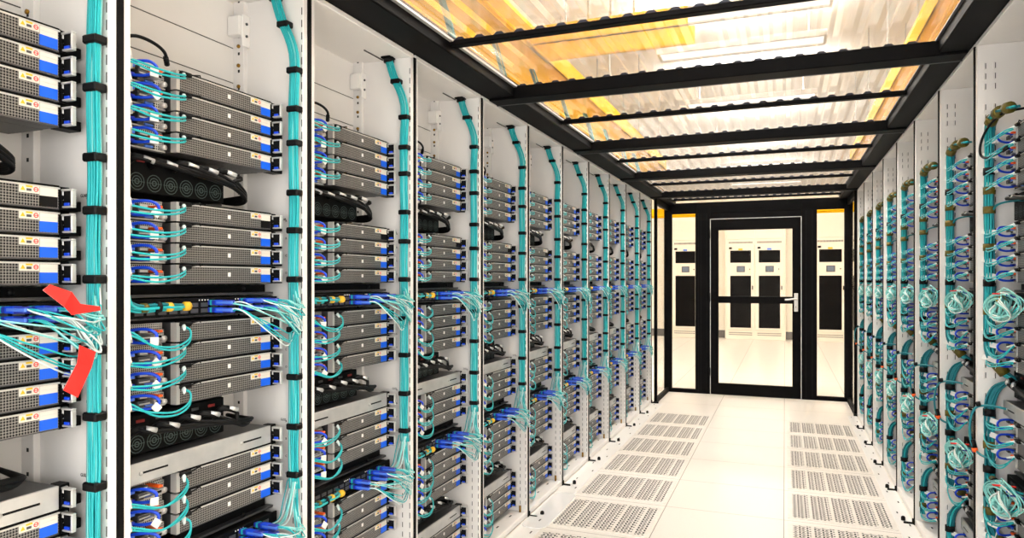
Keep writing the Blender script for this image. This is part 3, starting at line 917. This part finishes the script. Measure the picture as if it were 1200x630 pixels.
# ------------------------------------------------------------------ end wall with the door
YD = 7.80
t = .05
mb = MB()
for x0, x1 in ((-1.245, -1.163), (-.906, -.752), (.160, .303), (.564, .640)): mb.box(x0, x1, YD, YD+t, 0, 2.07, 'frameblack', .003)
mb.box(-1.245, .64, YD+.002, YD+t+.002, 1.955, 2.072, 'frameblack', .003)
mb.box(-.80, .2, YD+.005, YD+t, 1.886, 1.96, 'frameblack', .003)
for x0, x1 in ((-1.17, -.90), (.30, .57)): mb.box(x0, x1, YD, YD+t, 0, .042, 'frameblack', .003)
for x in (-.88, -.85, -.79, .20, .26): mb.box(x, x+.004, YD-.001, YD, .02, 1.95, 'rubber')
tag(mb.build('wall_end'), kind='structure')
for i, (x0, x1) in enumerate(((-1.165, -.904), (.301, .566))):
    mb = MB(); mb.box(x0, x1, YD+.022, YD+.028, .04, 1.957, 'glass')
    o = mb.build(f'window_{i+1}'); tag(o, kind='structure')
    m2 = MB(); 
    for xx in (x0, x1-.006): m2.box(xx, xx+.006, YD+.016, YD+.034, .04, 1.957, 'rubber')
    m2.build('glazing_gasket', o)
for i, (x, xo) in enumerate(((-1.205, 1), (.600, -1))):
    mb = MB(); mb.box(x-.003, x+.003, 7.05, YD, .07, 1.99, 'glass'); o = mb.build(f'window_{i+3}'); tag(o, kind='structure')
    f = MB(); f.box(x-.015, x+.015, 7.02, 7.05, 0, 2.06, 'frameblack', .002); f.box(x-.015, x+.015, 7.05, YD, 0, .05, 'frameblack', .002); f.box(x-.015, x+.015, 7.05, YD, 1.99, 2.06, 'frameblack', .002)
    f.box(x-.02, x+.03, 7.005, 7.03, 0, .02, 'rubber', .002)
    f.build('window_frame', o)
# door
door = MB()
y0, y1 = YD-.012, YD+.03
door.box(-.746, -.665, y0, y1, .004, 1.883, 'frameblack', .003); door.box(.072, .154, y0, y1, .004, 1.883, 'frameblack', .003)
door.box(-.67, .08, y0, y1, .004, .125, 'frameblack', .003); door.box(-.67, .08, y0, y1, 1.765, 1.883, 'frameblack', .003)
door.box(-.67, .08, y0+.004, y1-.004, .985, 1.058, 'frameblack', .003)
door = door.build('door_1'); tag(door, kind='structure')
g = MB(); g.box(-.668, .076, YD+.006, YD+.012, .12, 1.77, 'glass'); g.build('door_glass', door)
e = MB(); e.box(-.752, -.746, y0, y1, 0, 1.889, 'steel'); e.box(.154, .160, y0, y1, 0, 1.889, 'steel'); e.box(-.752, .160, y0, y1, 1.883, 1.889, 'steel'); e.build('edge_seal', door)
h = MB(); h.box(.088, .126, y0-.008, y0, .905, 1.095, 'steel', .006); h.build('handle_plate', door)
h = MB(); h.cyl((.107, y0-.05, 1.035), (.107, y0, 1.035), .012, 'steel', 12); h.tube([(.107, y0-.046, 1.035), (.08, y0-.05, 1.036), (.04, y0-.052, 1.030), (.0, y0-.05, 1.028)], .0095, 'steel', 10, 4); h.build('door_handle', door)
h = MB(); h.cyl((.107, y0-.014, .955), (.107, y0-.006, .955), .013, 'steel', 12); h.box(.105, .109, y0-.016, y0-.013, .948, .962, 'rubber'); h.build('lock_cylinder', door)
hg = MB()
for z in (.2, 1.0, 1.68): hg.cyl((-.756, y0-.008, z), (-.756, y0-.008, z+.09), .008, 'black', 8)
hg.build('hinge', door)

# ------------------------------------------------------------------ room beyond
YB = 15.47
mb = MB(); mb.box(FX0, FX1, YB, YB+.1, 0, 3.4, 'wallpaint'); tag(mb.build('wall_back'), kind='structure')
mb = MB(); mb.box(FX0-.1, FX0, FY0, YB, 0, 3.4, 'wallpaint'); tag(mb.build('wall_left'), kind='structure')
mb = MB(); mb.box(FX1, FX1+.1, FY0, YB, 0, 3.4, 'wallpaint'); tag(mb.build('wall_right'), kind='structure')
mb = MB(); mb.box(FX0-.1, FX1+.1, FY0, YB+.1, 3.4, 3.5, 'ceilpaint'); tag(mb.build('ceiling'), kind='structure')
mb = MB(); mb.box(FX0, FX1, YB-.02, YB, 0, .16, 'greybase'); tag(mb.build('baseboard_back'), kind='structure')
YC = 15.2
def cooling_unit(x0, halves, label):
    r = empty('cooling_unit', (x0, YC, 0))
    w = .56*len(halves) + .06
    b = MB(); b.box(0, w, 0, .26, .0, 2.62, 'cabinet', .006); b.build('cabinet_body', r)
    for i, col in enumerate(halves):
        u = .03 + .56*i
        d = MB(); d.box(u+.004, u+.552, -.02, 0, .20, 1.955, 'cabinet', .004); d = d.build('door_panel', r)
        p = MB(); p.box(u+.075, u+.485, -.024, -.019, 1.584, 1.836, 'cabblack', .002); p.build('upper_louvre', d)
        p = MB(); p.box(u+.075, u+.485, -.024, -.019, .241, 1.315, 'cabblack', .002); p.build('lower_louvre', d)
        s = MB(); s.box(u+.205, u+.365, -.030, -.019, 1.39, 1.515, 'steeldk', .004); s.box(u+.225, u+.345, -.032, -.029, 1.405, 1.50, 'screen'); s.build('control_screen', d)
        k = MB(); k.box(u+.235, u+.32, -.024, -.019, 1.842, 1.878, 'yellow' if col == 'y' else 'bluemid', .001); k.build('sticker', d)
        k = MB(); k.box(u+.505, u+.525, -.04, -.019, 1.03, 1.11, 'rubber', .003); k.cyl((u+.46, -.02, 1.45), (u+.46, -.03, 1.45), .012, 'rubber', 8); k.build('latch', d)
        k = MB(); k.tube([(u+.05, -.021, 1.888), (u+.11, -.021, 1.888)], .02, 'rubber', 8); k.build('badge', d)
        g = MB()
        for j in range(22): g.box(u+.045+j*.0215, u+.058+j*.0215, -.004, .001, 1.985, 2.02, 'greybase')
        g.build('top_grille', r)
        g = MB()
        for j in range(16):
            for z in (.085, .125): g.box(u+.05+j*.029, u+.07+j*.029, -.004, .001, z, z+.018, 'greybase')
        g.build('base_grille', r)
        c = MB(); c.box(u+.002, u+.556, -.012, 0, 2.07, 2.6, 'cabinet', .004); c.build('upper_panel', r)
    tag(r, label, 'cooling unit', 'cream cooling cabinets beyond the door')
    return r
cooling_unit(-1.165, 'yb', 'cream double cabinet seen through the door glass, yellow and blue stickers')
cooling_unit(-2.285, 'b', 'single cream cabinet seen through the pane left of the door')
cooling_unit(.53, 'yb', 'cream double cabinet seen through the pane right of the door')
# plain cream cabinet run seen through the left side screen
r = empty('storage_cabinet', (-4.2, 12.2, 0))
b = MB(); b.box(0, .9, 0, 2.9, 0, 2.1, 'cabinet', .006); b.build('cabinet_body', r)
d = MB(); d.box(.9, .915, .05, 1.42, .12, 2.05, 'cabinet', .003); d.build('cabinet_door', r)
d = MB(); d.box(.9, .915, 1.48, 2.85, .12, 2.05, 'cabinet', .003); d.build('cabinet_door', r)
tag(r, 'plain cream cabinet seen through the left side screen', 'cabinet')

# yellow fibre ducts over the racks
def duct(x0, x1, y0, y1, z0, z1, lab):
    mb = MB()
    mb.box(x0, x1, y0, y1, z0, z0+.006, 'duct'); 
    if (y1-y0) > (x1-x0):
        mb.box(x0, x0+.006, y0, y1, z0, z1, 'duct'); mb.box(x1-.006, x1, y0, y1, z0, z1, 'duct')
    else:
        mb.box(x0, x1, y0, y0+.006, z0, z1, 'duct'); mb.box(x0, x1, y1-.006, y1, z0, z1, 'duct')
    o = mb.build('fibre_duct')
    h = MB()
    if (y1-y0) > (x1-x0):
        n = int((y1-y0)/1.2)
        for i in range(n+1):
            for xx in (x0+.03, x1-.03): h.cyl((xx, y0+.3+i*1.2 if y0+.3+i*1.2 < y1 else y1-.1, z0+.02), (xx, y0+.3+i*1.2 if y0+.3+i*1.2 < y1 else y1-.1, 3.4), .006, 'steel', 6)
    else:
        for xx in (x0+.3, (x0+x1)/2, x1-.3): h.cyl((xx, (y0+y1)/2, z0+.02), (xx, (y0+y1)/2, 3.4), .006, 'steel', 6)
    h.build('hanger_rod', o)
    tag(o, lab, 'cable duct'); return o
duct(-1.75, -1.28, .4, 8.2, 2.50, 2.62, 'yellow cable duct above the left racks, blurred through the roof')
duct(.64, .98, .4, 8.2, 2.48, 2.60, 'yellow cable duct above the right racks, blurred through the roof')
duct(-1.30, -.45, 3.55, 3.85, 2.50, 2.60, 'short yellow duct branching across the aisle above the roof')
duct(-4.6, 4.2, 12.8, 13.15, 2.38, 2.52, 'yellow cable duct crossing the room beyond the door')
for k in range(0, 10):
    mb = MB()
    bundle_strands(mb, [(.552, .09, 2.05), (.552, .10, 2.2), (.54, .14, 2.4), (.52, .22, 2.62), (.5, .26, 2.60)], 10, .014, .018, .004, ['cyan', 'teal'], 70+k, 4)
    o = mb.build('riser_cables'); place(o, 'L', k, 0, 0, 0)
    MB().box(.53, .575, .08, .125, 2.19, 2.21, 'rubber', .004).build('cable_tie', o)
    tag(o, f"aqua cable riser above the roof over the {rackname('L', k)}", 'cable bundle', 'aqua risers above the left racks')

# ------------------------------------------------------------------ lights
LIGHTS = [(-.33, 1.1), (-.33, 4.0), (-.33, 4.9), (-.33, 5.7), (-.33, 7.4), (-.33, 9.4), (-.33, 11.6), (-.33, 13.8), (-2.9, 2.5), (-2.9, 6), (-2.9, 10), (-2.9, 13.6), (2.4, 2.5), (2.4, 6), (2.4, 10), (2.4, 13.6)]
for i, (x, y) in enumerate(LIGHTS):
    r = empty('ceiling_light', (x, y, 3.02))
    f = MB(); f.box(-.60, .60, -.12, -.10, 0, .05, 'white2', .003); f.box(-.60, .60, .10, .12, 0, .05, 'white2', .003); f.box(-.62, -.60, -.12, .12, 0, .05, 'white2', .003); f.box(.60, .62, -.12, .12, 0, .05, 'white2', .003); f.build('light_housing', r)
    f = MB(); f.box(-.60, .60, -.10, .10, .015, .035, 'lamp'); f.build('diffuser', r)
    f = MB()
    for xx in (-.5, .5): f.cyl((xx, -.11, .05), (xx, -.11, .38), .003, 'steel', 6); f.cyl((xx, .11, .05), (xx, .11, .38), .003, 'steel', 6)
    f.build('hanging_wire', r)
    tag(r, 'white light panel above the roof, hung with an uplight added to brighten the ceiling', 'ceiling light', 'light panels with added uplights')
    e = (34 if y < 8 else 11) if abs(x+.33) < .1 else (24 if y < 8 else 14)
    for up in (0, 1):  # the upward lamp of each pair is added to brighten the room ceiling
        ld = bpy.data.lights.new('lamp_and_added_uplight', 'AREA'); ld.shape = 'RECTANGLE'; ld.size = 1.16; ld.size_y = .18
        ld.energy = e*(1.3 if up and y < 8 else 1); ld.color = lin((255, 252, 249))
        lo = bpy.data.objects.new('lamp_and_added_uplight', ld); COL.objects.link(lo); lo.location = (x, y, 3.075 if up else 3.015)
        if up: lo.rotation_euler = (PI, 0, 0)

w = bpy.data.worlds.new('World'); S.world = w; w.use_nodes = True
w.node_tree.nodes['Background'].inputs['Color'].default_value = (1, .99, .975, 1)
w.node_tree.nodes['Background'].inputs['Strength'].default_value = 3.2

# ------------------------------------------------------------------ camera
cam = bpy.data.cameras.new('Camera'); co = bpy.data.objects.new('Camera', cam); COL.objects.link(co)
cam.sensor_width = 36; cam.sensor_fit = 'HORIZONTAL'
cam.lens = 36*818/1200
cam.shift_y = (327.3-315)/1200
cam.clip_start = .05
co.location = (0, 0, 1.2366); co.rotation_euler = (PI/2, 0, .3727)
S.camera = co

S.view_settings.view_transform = 'Standard'; S.view_settings.look = 'None'; S.view_settings.gamma = 1; S.view_settings.exposure = .36
S.view_settings.use_curve_mapping = False
S.cycles.max_bounces = 10; S.cycles.transparent_max_bounces = 16; S.cycles.transmission_bounces = 8
S.cycles.use_denoising = True
S.cycles.caustics_reflective = False; S.cycles.caustics_refractive = False

# templates were only sources for the copies
for t in [srv_near, srv_dark, srv_far, tray_t, sw_t, trunk_t, coil_t, lead_L, lead_R, bund_L, bund_R, loop_t, tile_t] + shelf_t + jump_t + dup_t + BRK + cord_t[0] + cord_t[1]:
    kill(t)
